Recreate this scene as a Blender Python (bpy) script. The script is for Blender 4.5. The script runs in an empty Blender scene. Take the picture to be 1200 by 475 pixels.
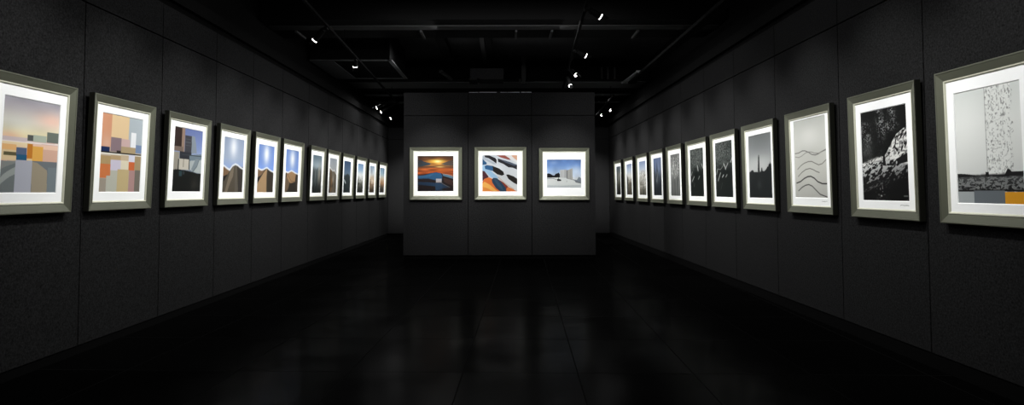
import bpy, bmesh, math, random
import numpy as np
from mathutils import Vector, Matrix

sc = bpy.context.scene
col = sc.collection
sc.view_settings.view_transform = 'Standard'
sc.view_settings.look = 'None'
sc.view_settings.exposure = 0
sc.view_settings.gamma = 1
CH = 1.24            # camera height above the floor
BACK = 18.35         # depth of the back wall
XL, XR = -3.262, 3.002   # wall faces
CEIL = CH + 2.75
ROLL = -.002

# ------------------------------------------------------------------ materials
def s2l(c):
    c = np.asarray(c, dtype=float) / 255.0
    return np.where(c <= 0.04045, c / 12.92, ((c + 0.055) / 1.055) ** 2.4)

def mat(name, rgb, rough=.6, metal=0., spec=.5, emit=None, strength=0., noise=None, bump=None):
    m = bpy.data.materials.new(name); m.use_nodes = True
    nt = m.node_tree; b = nt.nodes['Principled BSDF']
    b.inputs['Base Color'].default_value = (*rgb, 1)
    b.inputs['Roughness'].default_value = rough
    b.inputs['Metallic'].default_value = metal
    b.inputs['Specular IOR Level'].default_value = spec
    if emit:
        b.inputs['Emission Color'].default_value = (*emit, 1)
        b.inputs['Emission Strength'].default_value = strength
    tc = nt.nodes.new('ShaderNodeTexCoord')
    if noise:
        scale, amt = noise
        n = nt.nodes.new('ShaderNodeTexNoise'); n.inputs['Scale'].default_value = scale
        n.inputs['Detail'].default_value = 2
        r = nt.nodes.new('ShaderNodeValToRGB')
        r.color_ramp.elements[0].position = .25; r.color_ramp.elements[1].position = .75
        r.color_ramp.elements[0].color = (*[c * (1 - amt) for c in rgb], 1)
        r.color_ramp.elements[1].color = (*[c * (1 + amt) for c in rgb], 1)
        nt.links.new(tc.outputs['Object'], n.inputs['Vector'])
        nt.links.new(n.outputs['Fac'], r.inputs['Fac'])
        nt.links.new(r.outputs['Color'], b.inputs['Base Color'])
    if bump:
        scale, st = bump
        n = nt.nodes.new('ShaderNodeTexNoise'); n.inputs['Scale'].default_value = scale
        bp = nt.nodes.new('ShaderNodeBump'); bp.inputs['Strength'].default_value = st
        bp.inputs['Distance'].default_value = .002
        nt.links.new(tc.outputs['Object'], n.inputs['Vector'])
        nt.links.new(n.outputs['Fac'], bp.inputs['Height'])
        nt.links.new(bp.outputs['Normal'], b.inputs['Normal'])
    return m

M = {}
M['panel'] = mat('wall panel', (.0120, .0120, .0123), .9, spec=.06, noise=(60, .75))
M['panel_side'] = mat('side wall panel', (.0104, .0104, .0106), .9, spec=.06, noise=(75, .75))
M['black'] = mat('matt black', (.0012, .0012, .0012), .9, spec=.05)
M['deck'] = mat('ceiling deck', (.02, .02, .0205), .95, spec=.05, noise=(40, .3))
M['steel'] = mat('dark painted steel', (.012, .012, .012), .7, spec=.2)
M['steel_light'] = mat('grey painted steel', (.032, .033, .034), .6, spec=.3)
M['galv'] = mat('galvanised duct sheet', (.05, .051, .053), .6, spec=.2, noise=(14, .25))
M['strip'] = mat('pale aluminium strip', (.4, .4, .41), .5, spec=.3)
M['ledge'] = mat('ledge paint', (.0035, .0035, .0035), .9, spec=.05)
M['ledge2'] = mat('tray paint', (.006, .006, .006), .9, spec=.05)
M['rail'] = mat('black track enamel', (.003, .003, .003), .9, spec=.03)
M['lightpan'] = mat('unlit diffuser', (.16, .165, .17), .6)
M['fixture'] = mat('black fixture enamel', (.0012, .0012, .0012), .7, spec=.05)
M['lens'] = mat('lit lens', (.9, .9, .9), .3, emit=(1, .98, .95), strength=5)
M['mould'] = mat('olive pewter moulding', (.118, .123, .09), .36, metal=.4, spec=.35, bump=(300, .05))
M['mould_lip'] = mat('pewter lip with painted shine', (.6, .6, .48), .4, metal=.2, spec=.5)  # bright metal reflection put into the lip colour
M['mould_back'] = mat('dark frame side', (.012, .0125, .009), .7, spec=.15)
M['mat'] = mat('white mat board', (.90, .91, .90), .85, spec=.15)
M['ink'] = mat('pencil grey', (.12, .12, .12), .8)
# prints: painted colours carried by the print itself
m = bpy.data.materials.new('art print'); m.use_nodes = True
nt = m.node_tree; b = nt.nodes['Principled BSDF']
a = nt.nodes.new('ShaderNodeAttribute'); a.attribute_name = 'paint'
nt.links.new(a.outputs['Color'], b.inputs['Base Color'])
b.inputs['Roughness'].default_value = .5; b.inputs['Specular IOR Level'].default_value = .12
M['print'] = m
# floor: near black polished tiles with recessed joints
m = bpy.data.materials.new('polished black tiles'); m.use_nodes = True
nt = m.node_tree; nt.nodes.clear(); L = nt.links; N_ = nt.nodes.new
out = N_('ShaderNodeOutputMaterial'); dif = N_('ShaderNodeBsdfDiffuse'); glo = N_('ShaderNodeBsdfGlossy'); mx = N_('ShaderNodeMixShader')
tc = N_('ShaderNodeTexCoord'); mp = N_('ShaderNodeMapping')
mp.inputs['Rotation'].default_value = (0, 0, math.radians(1.8)); mp.inputs['Location'].default_value = (.42, .55, 0)
br = N_('ShaderNodeTexBrick'); br.offset = 0; br.squash = 1
br.inputs['Scale'].default_value = 1; br.inputs['Brick Width'].default_value = .785; br.inputs['Row Height'].default_value = 1.01
br.inputs['Mortar Size'].default_value = .0045; br.inputs['Mortar Smooth'].default_value = .1; br.inputs['Bias'].default_value = 0
br.inputs['Color1'].default_value = (.0008, .0008, .0008, 1); br.inputs['Color2'].default_value = (.0013, .0013, .0013, 1)
br.inputs['Mortar'].default_value = (.0042, .0042, .0042, 1)
L.new(tc.outputs['Object'], mp.inputs['Vector']); L.new(mp.outputs['Vector'], br.inputs['Vector'])
L.new(br.outputs['Color'], dif.inputs['Color'])
n = N_('ShaderNodeTexNoise'); n.inputs['Scale'].default_value = 1.7; n.inputs['Detail'].default_value = 6; n.inputs['Roughness'].default_value = .6
L.new(tc.outputs['Object'], n.inputs['Vector'])
mr = N_('ShaderNodeMapRange'); mr.inputs['From Min'].default_value = .35; mr.inputs['From Max'].default_value = .6
mr.inputs['To Min'].default_value = .010; mr.inputs['To Max'].default_value = .020
L.new(n.outputs['Fac'], mr.inputs['Value'])
sub = N_('ShaderNodeMath'); sub.operation = 'SUBTRACT'; sub.inputs[0].default_value = 1; L.new(br.outputs['Fac'], sub.inputs[1])
mul = N_('ShaderNodeMath'); mul.operation = 'MULTIPLY'; L.new(sub.outputs[0], mul.inputs[0]); L.new(mr.outputs['Result'], mul.inputs[1])
L.new(mul.outputs[0], mx.inputs['Fac'])
glo.inputs['Roughness'].default_value = .2; glo.inputs['Color'].default_value = (.95, .95, .95, 1)
L.new(dif.outputs[0], mx.inputs[1]); L.new(glo.outputs[0], mx.inputs[2]); L.new(mx.outputs[0], out.inputs['Surface'])
M['floor'] = m

# ------------------------------------------------------------------ mesh helpers
def new_obj(name, bm, mats, parent=None, smooth=False):
    me = bpy.data.meshes.new(name); bm.normal_update(); bm.to_mesh(me); bm.free()
    for mm in (mats if isinstance(mats, (list, tuple)) else [mats]): me.materials.append(mm)
    if smooth:
        for p in me.polygons: p.use_smooth = True
    o = bpy.data.objects.new(name, me); col.objects.link(o)
    if parent: o.parent = parent
    return o

def box(bm, x0, x1, y0, y1, z0, z1, mi=0):
    v = [bm.verts.new((x, y, z)) for x in (x0, x1) for y in (y0, y1) for z in (z0, z1)]
    for f in ((0, 1, 3, 2), (4, 6, 7, 5), (0, 4, 5, 1), (2, 3, 7, 6), (0, 2, 6, 4), (1, 5, 7, 3)):
        fc = bm.faces.new([v[i] for i in f]); fc.material_index = mi

def bar(bm, p, q, w, h=None, mi=0):
    """square bar between two points"""
    h = h or w; p = Vector(p); q = Vector(q); d = (q - p).normalized()
    s = d.cross(Vector((0, 0, 1)))
    if s.length < 1e-3: s = Vector((1, 0, 0))
    s.normalize(); u = s.cross(d).normalized()
    vs = []
    for c in (p, q):
        for a, b_ in ((-1, -1), (1, -1), (1, 1), (-1, 1)): vs.append(bm.verts.new(c + s * a * w / 2 + u * b_ * h / 2))
    for f in ((0, 1, 2, 3), (7, 6, 5, 4), (0, 4, 5, 1), (1, 5, 6, 2), (2, 6, 7, 3), (3, 7, 4, 0)):
        bm.faces.new([vs[i] for i in f]).material_index = mi

def tube(bm, prof, n=20, mi=0):
    """lathe a profile [(r, z)...] round z"""
    rings = [[bm.verts.new((r * math.cos(2 * math.pi * k / n), r * math.sin(2 * math.pi * k / n), z)) for k in range(n)] for r, z in prof]
    for a, b_ in zip(rings, rings[1:]):
        for k in range(n): bm.faces.new((a[k], a[(k + 1) % n], b_[(k + 1) % n], b_[k])).material_index = mi
    return rings

def tag(o, label, cat, group=None):
    o['label'] = label; o['category'] = cat
    if group: o['group'] = group

def struct(o): o['kind'] = 'structure'; return o

def empty(name, loc):
    o = bpy.data.objects.new(name, None); o.empty_display_size = .1; col.objects.link(o); o.location = loc; return o

# ------------------------------------------------------------------ painting the prints
def vnoise(h, w, fy, fx, rng):
    """smooth value noise, fy x fx cells"""
    g = rng.random((int(fy) + 3, int(fx) + 3))
    y = np.linspace(0, fy, h)[:, None]; x = np.linspace(0, fx, w)[None, :]
    yi = y.astype(int); xi = x.astype(int); ty = y - yi; tx = x - xi
    ty = ty * ty * (3 - 2 * ty); tx = tx * tx * (3 - 2 * tx)
    return (g[yi, xi] * (1 - ty) * (1 - tx) + g[yi + 1, xi] * ty * (1 - tx) + g[yi, xi + 1] * (1 - ty) * tx + g[yi + 1, xi + 1] * ty * tx)

def vat(X, Y, rng):
    """smooth noise sampled at any coordinates"""
    g = rng.random((97, 97)); X = X + 200; Y = Y + 200
    xi = np.floor(X).astype(int); yi = np.floor(Y).astype(int); tx = X - xi; ty = Y - yi
    ty = ty * ty * (3 - 2 * ty); tx = tx * tx * (3 - 2 * tx)
    q = lambda i, j: g[(yi + i) % 97, (xi + j) % 97]
    return q(0, 0) * (1 - ty) * (1 - tx) + q(1, 0) * ty * (1 - tx) + q(0, 1) * (1 - ty) * tx + q(1, 1) * ty * tx

def inside(U, V, pts):
    r = np.zeros(U.shape, bool); n = len(pts)
    for i in range(n):
        x0, y0 = pts[i]; x1, y1 = pts[(i + 1) % n]
        if y0 == y1: continue
        c = ((y0 > V) != (y1 > V)) & (U < (x1 - x0) * (V - y0) / (y1 - y0) + x0)
        r ^= c
    return r

def segdist(U, V, pts, asp):
    d = np.full(U.shape, 9.)
    for (x0, y0), (x1, y1) in zip(pts, pts[1:]):
        dx, dy = (x1 - x0) * asp, y1 - y0; px, py = (U - x0) * asp, V - y0
        t = np.clip((px * dx + py * dy) / (dx * dx + dy * dy + 1e-9), 0, 1)
        d = np.minimum(d, np.hypot(px - t * dx, py - t * dy))
    return d

def paint(ops, h, w, asp, seed):
    rng = np.random.default_rng(seed)
    V, U = np.meshgrid(np.linspace(0, 1, h), np.linspace(0, 1, w), indexing='ij')
    C = np.zeros((h, w, 3))
    def blend(mask, c):
        nonlocal C
        mask = np.clip(mask, 0, 1)[..., None]; C = C * (1 - mask) + np.asarray(c, float) * mask
    for o in ops:
        k = o[0]
        if k == 'B':
            vs = [s[0] for s in o[1]]
            for j in range(3): C[..., j] = np.interp(V, vs, [s[1][j] for s in o[1]])
        elif k == 'R':
            u0, v0, u1, v1, c = o[1:6]
            blend(((U >= u0) & (U < u1) & (V >= v0) & (V < v1)) * (o[6] if len(o) > 6 else 1.), c)
        elif k == 'P': blend(inside(U, V, o[1]) * (o[3] if len(o) > 3 else 1.), o[2])
        elif k == 'L': blend(np.clip(1.4 - segdist(U, V, o[1], asp) / (o[2] / 2) * .9, 0, 1), o[3])
        elif k == 'G': blend(np.exp(-(((U - o[1]) / o[3]) ** 2 + ((V - o[2]) / o[4]) ** 2)) * o[6], o[5])
        elif k == 'N': C *= 1 + (vnoise(h, w, o[1], o[2], rng)[..., None] - .5) * 2 * o[3]
        elif k == 'W':      # wide flat ripples
            C *= 1 + (vnoise(h, w, o[1], o[3], rng)[..., None] - .5) * 2 * o[2]
        elif k == 'V':      # vertical streaks: amount, v0, v1, colour, density
            n = vnoise(h, w, o[5], o[4], rng) * .6 + vnoise(h, w, o[5] * 3, o[4] * 2, rng) * .4
            f = np.clip((V - o[1]) / max(o[2] - o[1], 1e-3), 0, 1)
            blend(f * np.clip((n - .42) * 4, 0, 1), o[3])
        elif k == 'K':      # speckle inside a box: u0,v0,u1,v1,colour,cells,threshold
            n = vnoise(h, w, o[6], o[6] * asp, rng) * .5 + vnoise(h, w, o[6] * 2.3, o[6] * 2.3 * asp, rng) * .5
            fu = np.clip(np.minimum(U - o[1], o[3] - U) * 8, 0, 1); fv = np.clip(np.minimum(V - o[2], o[4] - V) * 8, 0, 1)
            blend(np.clip((n - o[7]) * 9, 0, 1) * fu * fv, o[5])
        elif k == 'S' and o[1] == 'bark':
            wv = vat(U * 9, V * 9, rng) * .05
            n = vat((U + wv) * 74, V * 58, rng) * .5 + vat((U - wv + V * .15) * 110, V * 80, rng) * .5
            e = vnoise(h, w, 30, 2, rng) * .05
            msk = (U > .485) & (U < .84 + e) & (V < .75)
            blend(msk * np.clip((n - .60) * 7, 0, 1) * .7, (110, 112, 110))
            blend(msk * np.clip(1 - abs(vat(U * 14 + wv * 30, V * 12, rng) - .5) * 26, 0, 1) * .38, (104, 106, 104))
            blend(np.clip(1 - abs(U - .489) * 120, 0, 1) * (V < .75) * .5, (80, 80, 80))
        elif k == 'S' and o[1] == 'field':
            n = vat(U * 60, V * 150, rng) * .5 + vat(U * 24, V * 80, rng) * .5
            msk = (V > .765) & (V < .893)
            blend(msk * np.clip((n - .42) * 6, 0, 1) * .6, (132, 134, 132))
            blend(msk * np.clip((.5 - n) * 8, 0, 1) * np.clip(.25 + (V - .76) * 7, 0, 1), (18, 18, 18))
            blend(np.exp(-((V - .888) / .010) ** 2) * np.clip((n - .3) * 5, 0, 1), (16, 16, 16))
            blend(np.exp(-((V - .757) / (.007 + .006 * vat(U * 30, V * 0, rng))) ** 2) * .9, (30, 30, 30))
        elif k == 'S' and o[1] == 'tree':
            n = vnoise(h, w, 60, 44, rng) * .5 + vnoise(h, w, 110, 80, rng) * .5; nb = vnoise(h, w, 10, 7, rng)
            g = np.exp(-(((U - .12) / .16) ** 2 + ((V - .42) / .13) ** 2)); blend(g * np.clip(n * 1.1, 0, 1) * .8, (120, 122, 122))
            for (u, v, ru, rv, a_) in ((.1, .2, .12, .08, 1.), (.45, .13, .09, .11, .9), (.5, .22, .08, .1, .9), (.68, .2, .13, .05, 1.), (.42, .02, .05, .02, 1.), (.7, .04, .07, .04, 1), (.73, .1, .06, .05, .9), (.15, .3, .1, .05, .9)):
                blend(np.exp(-(((U - u) / ru) ** 2 + ((V - v) / rv) ** 2)) * np.clip((n - .52) * 10, 0, 1) * a_, (150, 152, 152))
            blend(np.exp(-(((U - .45) / .06) ** 2 + ((V - .35) / .16) ** 2)) * np.clip((n - .48) * 8, 0, 1) * .7, (90, 92, 92))
        elif k == 'S' and o[1] == 'rock':
            w1 = vat(U * 5, V * 6, rng) * .08
            n = vat((U - V) * 9, (U * .8 + V + w1) * 42, rng) * .55 + vat((U - V) * 22, (U * .8 + V + w1) * 80, rng) * .45
            msk = inside(U, V, [(.5, .56), (.62, .43), (.78, .3), (1.01, .22), (1.01, .5), (.8, .56), (.6, .62), (.5, .62)])
            blend(msk * np.clip((n - .3) * 4, 0, 1), (226, 226, 222)); blend(msk * np.clip((.49 - n) * 11, 0, 1), (20, 20, 20)); blend(msk * np.clip((vat(U * 40, V * 50, rng) - .6) * 5, 0, 1) * .6, (60, 60, 60))
        elif k == 'S' and o[1] == 'ground':
            a_ = U - .35 * V; t_ = V + .35 * U + vat(U * 6, V * 8, rng) * .05
            n = vat(a_ * 13, t_ * 46, rng) * .5 + vat(a_ * 30, t_ * 90, rng) * .5
            lim = .92 - .16 * U
            dens = np.clip((lim - V) / .26, 0, 1)
            msk = (V > .585 - .03 * U)
            blend(msk * 1., (12, 12, 12))
            blend(msk * np.clip((n - .60 + .2 * dens) * 9, 0, 1) * dens ** .5, (196, 198, 196))
            blend(np.exp(-((V - (.605 - .07 * np.sin(U * 3))) / .024) ** 2) * np.clip((n - .3) * 4, 0, 1) * .95, (232, 232, 228))
            n2 = vnoise(h, w, 60, 40, rng)
            blend(np.exp(-(((U - .42) / .12) ** 2 + ((V - .88) / .09) ** 2)) * np.clip((n2 - .66) * 9, 0, 1), (130, 130, 128))
            blend(np.exp(-(((U - .42) / .02) ** 2 + ((V - .945) / .01) ** 2)), (190, 190, 186))
    # keep the painted colours in range
    return np.clip(C, 0, 255)

ART = {}
ART['city_dusk'] = [
    ('B',[(0,(150,148,156)),(0.12,(172,166,168)),(0.24,(206,202,188)),(0.38,(230,220,178)),(0.46,(236,222,176)),(0.57,(226,188,160)),(1,(200,170,150))]),
    ('G',0.85,0.2,0.3,0.09,(232,186,166),0.75),
    ('G',0.185,0.26,0.357,0.088,(205,205,200),0.5),
    ('G',0.109,0.41,0.2,0.053,(228,178,150),0.7),
    ('N',9,3,0.05),
    ('R',-0.009,0.413,1.005,0.462,(196,182,192),0.8),
    ('R',0.521,0.425,1.013,0.48,(214,180,170)),
    ('P',[(-0.009,0.459),(1.008,0.449),(1.009,0.463),(-0.009,0.471)],(232,220,215)),
    ('R',0.423,0.378,0.524,0.443,(84,88,84)),
    ('R',0.524,0.373,0.767,0.448,(168,178,162)),
    ('R',0.775,0.327,1.01,0.444,(104,112,104)),
    ('R',-0.015,0.494,0.246,0.561,(226,176,116)),
    ('R',-0.012,0.554,0.249,0.66,(216,192,150)),
    ('R',0.043,0.574,0.249,0.611,(92,88,60)),
    ('R',0.524,0.476,1.016,0.536,(228,192,168)),
    ('R',0.703,0.522,1.016,0.669,(205,166,146)),
    ('R',0.248,0.521,0.424,0.593,(84,98,124)),
    ('R',0.251,0.593,0.428,0.662,(34,86,118)),
    ('R',0.429,0.624,0.533,0.67,(222,192,140)),
    ('R',0.43,0.471,0.525,0.631,(190,120,44)),
    ('R',0.527,0.493,0.715,0.667,(220,166,80)),
    ('R',-0.016,0.667,0.253,1.003,(106,112,112)),
    ('P',[(-0.014,0.869),(0.056,0.808),(0.148,0.764),(0.248,0.727),(0.251,0.802),(0.152,0.835),(0.037,0.897),(-0.012,0.935)],(146,152,148)),
    ('P',[(-0.023,0.679),(0.097,0.667),(0.245,0.66),(0.246,0.689),(0.099,0.725),(-0.019,0.769)],(140,142,136),0.6),
    ('R',0.532,0.651,1.035,1.001,(106,112,116)),
    ('R',0.822,0.716,1.037,1.001,(114,124,128)),
    ('P',[(0.523,0.664),(0.611,0.669),(0.814,0.753),(0.827,1.001),(0.54,1.002)],(150,140,120)),
    ('R',0.248,0.654,0.531,1.003,(166,168,178)),
]
ART['blocks'] = [
    ('B',[(0,(205,190,170)),(1,(180,170,150))]),
    ('R',-0.008,-0.011,0.225,0.424,(212,152,118)),
    ('G',0.137,0.398,0.137,0.127,(220,185,165),0.6),
    ('R',0.223,-0.048,0.647,0.324,(232,202,158)),
    ('R',0.65,-0.066,1.028,0.391,(176,186,192)),
    ('R',0.842,0.358,1.028,0.471,(120,140,172)),
    ('R',0.471,0.296,0.689,0.408,(206,176,172)),
    ('R',0.228,0.292,0.472,0.477,(140,120,126)),
    ('R',0.708,0.196,0.837,0.431,(238,240,242)),
    ('R',0.476,0.398,0.843,0.486,(176,156,120)),
    ('R',-0.0,0.421,0.209,0.506,(24,44,86)),
    ('R',0.372,0.457,0.477,0.481,(50,42,36)),
    ('R',-0.032,0.481,1.041,0.499,(40,35,30)),
    ('R',-0.031,0.499,1.042,0.515,(235,232,220)),
    ('R',-0.027,0.535,0.239,0.64,(176,150,106)),
    ('R',-0.017,0.64,0.248,0.822,(206,120,70)),
    ('R',0.243,0.578,0.487,0.72,(206,200,216)),
    ('R',0.237,0.521,0.481,0.581,(186,160,120)),
    ('R',0.482,0.509,0.679,0.586,(200,180,150)),
    ('R',0.487,0.581,0.684,0.707,(226,216,190)),
    ('R',0.679,0.5,0.832,0.595,(216,216,230)),
    ('R',0.684,0.595,0.837,0.707,(206,106,60)),
    ('R',0.835,0.51,1.036,0.702,(166,146,110)),
    ('R',-0.014,0.823,0.16,1.012,(160,150,136)),
    ('R',0.159,0.788,0.258,1.012,(186,186,172)),
    ('R',0.256,0.716,0.418,1.013,(186,186,172)),
    ('R',0.418,0.701,0.699,1.013,(196,176,130)),
    ('R',0.7,0.707,0.852,1.013,(176,140,136)),
    ('R',0.852,0.702,1.047,1.013,(116,110,100)),
]
ART['towers'] = [
    ('B',[(0,(104,118,168)),(0.3,(128,146,192)),(0.5,(160,176,200)),(1,(20,22,20))]),
    ('R',-0.018,-0.021,0.254,0.331,(48,34,30)),
    ('R',0.256,-0.013,0.358,0.376,(150,126,110)),
    ('R',-0.008,0.297,0.309,0.374,(118,102,92)),
    ('R',0.363,0.112,0.607,0.43,(64,64,70)),
    ('P',[(0.597,0.104),(0.717,0.11),(0.774,0.247),(0.806,0.377),(0.614,0.386)],(136,146,156)),
    ('R',0.38,0.163,0.577,0.173,(90,92,98)),
    ('R',0.383,0.214,0.58,0.224,(90,92,98)),
    ('R',0.386,0.265,0.583,0.275,(90,92,98)),
    ('R',0.204,0.371,0.616,0.498,(46,48,54)),
    ('R',-0.025,0.383,0.192,0.665,(152,146,134)),
    ('R',0.195,0.487,0.554,0.657,(196,190,176)),
    ('P',[(0.545,0.415),(1.011,0.38),(1.017,0.473),(0.55,0.507)],(112,128,138)),
    ('R',0.271,0.416,1.013,0.429,(60,66,72)),
    ('P',[(0.562,0.507),(1.017,0.473),(1.013,0.7),(0.844,0.696),(0.691,0.674),(0.57,0.646)],(172,180,180)),
    ('P',[(0.769,0.47),(0.91,0.464),(0.808,0.613),(0.691,0.674),(0.629,0.644)],(128,140,146)),
    ('L',[(0.911,0.472),(0.837,0.586),(0.691,0.682)],0.012,(80,88,92)),
    ('R',0.156,0.495,0.195,0.657,(40,42,42)),
    ('R',0.334,0.488,0.356,0.614,(120,118,108)),
    ('R',0.53,0.48,0.565,0.646,(40,42,42)),
    ('P',[(-0.045,0.659),(0.227,0.656),(0.454,0.665),(0.691,0.684),(0.875,0.706),(1.032,0.7),(1.052,1.022),(-0.026,1.02)],(20,22,20)),
    ('R',0.208,0.675,0.309,0.755,(54,84,92),0.7),
    ('R',0.342,0.677,0.399,0.728,(60,70,74),0.7),
    ('G',0.763,0.876,0.123,0.106,(48,46,42),0.8),
]
ART['dunes_glow'] = [
    ('B',[(0,(140,154,178)),(0.35,(160,174,196)),(0.55,(152,175,220)),(1,(40,36,30))]),
    ('G',0.471,0.172,0.256,0.234,(200,212,232),0.8),
    ('G',0.471,0.172,0.133,0.156,(246,248,250),0.95),
    ('P',[(-0.043,0.508),(0.064,0.524),(0.183,0.559),(0.323,0.588),(0.393,0.544),(0.455,0.507),(0.596,0.473),(0.715,0.489),(0.849,0.526),(1.059,0.562),(1.216,1.045),(-0.118,1.04)],(60,54,46)),
    ('P',[(-0.041,0.525),(0.184,0.566),(0.342,0.594),(0.238,0.667),(0.062,0.706),(-0.027,0.691)],(128,100,74)),
    ('P',[(-0.027,0.691),(0.062,0.706),(0.184,0.675),(0.087,0.79),(-0.017,0.808)],(24,22,20)),
    ('P',[(-0.017,0.808),(0.087,0.79),(0.342,0.594),(0.456,0.514),(0.52,0.483),(0.616,0.479),(0.617,0.691),(0.629,1.018),(-0.042,1.017)],(86,78,66)),
    ('P',[(0.345,0.629),(0.468,0.538),(0.524,0.525),(0.502,0.694),(0.364,0.836),(0.224,1.017),(0.107,1.017)],(126,114,98)),
    ('P',[(0.597,0.48),(0.675,0.487),(0.798,1.018),(0.61,1.018)],(96,90,80)),
    ('R',0.773,0.519,1.133,1.018,(58,54,50)),
    ('L',[(-0.043,0.508),(0.064,0.524),(0.183,0.559),(0.323,0.588),(0.393,0.544),(0.455,0.507),(0.596,0.473),(0.715,0.489),(0.849,0.526),(1.059,0.562)],0.035,(236,240,246)),
]
ART['dunes_peak'] = [
    ('B',[(0,(104,132,190)),(0.35,(116,147,212)),(0.55,(130,165,237)),(1,(40,36,30))]),
    ('G',0.51,0.193,0.242,0.238,(200,212,232),0.8),
    ('G',0.51,0.193,0.126,0.159,(246,248,250),0.95),
    ('P',[(-0.041,0.483),(0.059,0.506),(0.159,0.523),(0.26,0.53),(0.38,0.512),(0.491,0.484),(0.584,0.473),(0.694,0.505),(0.804,0.529),(1.063,0.565),(1.23,1.044),(-0.11,1.04)],(60,54,46)),
    ('P',[(-0.038,0.513),(0.261,0.537),(0.413,0.532),(0.223,0.641),(-0.016,0.698)],(126,100,76)),
    ('P',[(-0.016,0.698),(0.213,0.645),(0.105,0.736),(-0.048,0.833)],(20,20,20)),
    ('P',[(0.585,0.484),(0.368,0.585),(0.181,0.711),(-0.044,0.866),(-0.036,1.017),(0.604,1.017),(0.566,0.685)],(172,142,106)),
    ('P',[(0.585,0.484),(1.064,0.572),(1.058,1.018),(0.604,1.017),(0.566,0.685)],(58,52,44)),
    ('L',[(0.586,0.491),(0.566,0.685),(0.602,1.007)],0.03,(110,96,76)),
    ('L',[(-0.041,0.483),(0.059,0.506),(0.159,0.523),(0.26,0.53),(0.38,0.512),(0.491,0.484),(0.584,0.473),(0.694,0.505),(0.804,0.529),(1.063,0.565)],0.035,(236,240,246)),
]
ART['dunes_cliff'] = [
    ('B',[(0,(104,132,190)),(0.35,(116,147,212)),(0.55,(130,165,237)),(1,(40,36,30))]),
    ('G',0.511,0.217,0.263,0.249,(200,212,232),0.8),
    ('G',0.511,0.217,0.137,0.166,(246,248,250),0.95),
    ('P',[(-0.035,0.506),(0.109,0.532),(0.229,0.536),(0.347,0.509),(0.467,0.489),(0.618,0.507),(0.759,0.535),(1.058,0.566),(1.239,1.046),(-0.132,1.046)],(60,54,46)),
    ('P',[(0.11,0.54),(0.468,0.497),(0.824,0.548),(0.769,0.745),(0.5,0.79),(0.302,0.755),(0.148,0.662)],(166,132,96)),
    ('P',[(-0.021,0.628),(0.172,0.661),(0.353,0.781),(0.25,0.929),(0.049,1.026),(-0.043,1.027)],(112,94,74)),
    ('P',[(0.354,0.793),(0.845,0.744),(1.002,1.02),(0.143,1.025),(0.272,0.91)],(50,46,40)),
    ('L',[(0.161,0.565),(0.495,0.739),(0.769,0.745)],0.02,(120,94,70)),
    ('P',[(0.824,0.548),(1.086,0.577),(1.066,1.019),(0.849,1.021)],(62,54,46)),
    ('L',[(-0.035,0.506),(0.109,0.532),(0.229,0.536),(0.347,0.509),(0.467,0.489),(0.618,0.507),(0.759,0.535),(1.058,0.566)],0.035,(236,240,246)),
]
ART['sunset'] = [
    ('B',[(0,(76,48,30)),(0.1,(120,72,38)),(0.2,(200,126,50)),(0.3,(120,84,50)),(0.35,(176,92,44)),(0.5,(168,76,34)),(0.55,(110,62,40)),(1,(26,20,20))]),
    ('W',60,0.3,5),
    ('G',0.546,0.151,0.222,0.052,(255,214,80),1),
    ('G',0.565,0.159,0.088,0.033,(255,248,190),0.9),
    ('P',[(0.0,0.103),(0.085,0.114),(0.196,0.166),(0.38,0.214),(0.343,0.255),(0.0,0.314)],(52,70,82)),
    ('P',[(1.0,0.114),(0.897,0.137),(0.749,0.188),(0.638,0.225),(0.749,0.269),(1.0,0.277)],(92,86,80)),
    ('R',0.0,0.292,1.0,0.343,(92,60,46),0.5),
    ('G',0.609,0.232,0.096,0.015,(250,200,100),0.8),
    ('G',0.62,0.31,0.111,0.018,(255,214,120),0.95),
    ('G',0.631,0.399,0.111,0.036,(236,120,44),0.6),
    ('P',[(0.0,0.55),(0.196,0.528),(0.38,0.476),(0.528,0.461),(0.657,0.491),(0.749,0.565),(1.0,0.657),(1.0,1.007),(0.0,1.007)],(34,26,26)),
    ('P',[(0.0,0.565),(0.232,0.535),(0.399,0.483),(0.528,0.469),(0.646,0.491),(0.69,0.565),(0.675,0.712),(0.528,0.694),(0.306,0.638),(0.0,0.646)],(44,88,126)),
    ('P',[(0.0,0.572),(0.306,0.542),(0.435,0.513),(0.343,0.587),(0.0,0.609)],(66,108,140),0.6),
    ('R',0.513,0.646,0.668,0.749,(206,198,196),0.85),
    ('P',[(0.694,0.513),(0.86,0.535),(1.0,0.594),(1.0,0.657),(0.86,0.609),(0.712,0.565)],(92,120,140)),
    ('L',[(0.69,0.506),(0.823,0.528),(1.0,0.579)],0.012,(190,160,140)),
    ('P',[(0.712,0.609),(1.0,0.712),(1.0,0.86),(0.749,0.749)],(66,44,38)),
    ('P',[(0.0,0.734),(0.269,0.742),(0.513,0.764),(0.675,0.793),(0.897,0.897),(0.675,0.915),(0.513,1.0),(0.491,0.86),(0.0,0.815)],(36,70,104),0.8),
    ('R',0.498,0.749,0.69,1.0,(46,74,104),0.6),
    ('L',[(0.638,0.749),(0.749,0.815),(0.897,0.889)],0.014,(120,124,132)),
    ('L',[(0.048,0.657),(0.232,0.683),(0.454,0.675)],0.01,(30,40,60)),
    ('G',0.0,0.0,0.25,0.3,(40,24,18),0.7),
    ('G',1.0,0.0,0.25,0.3,(50,30,20),0.6),
    ('G',0.0,1.0,0.4,0.25,(20,16,18),0.7),
    ('G',1.0,1.0,0.3,0.25,(26,18,16),0.6),
]
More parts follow.
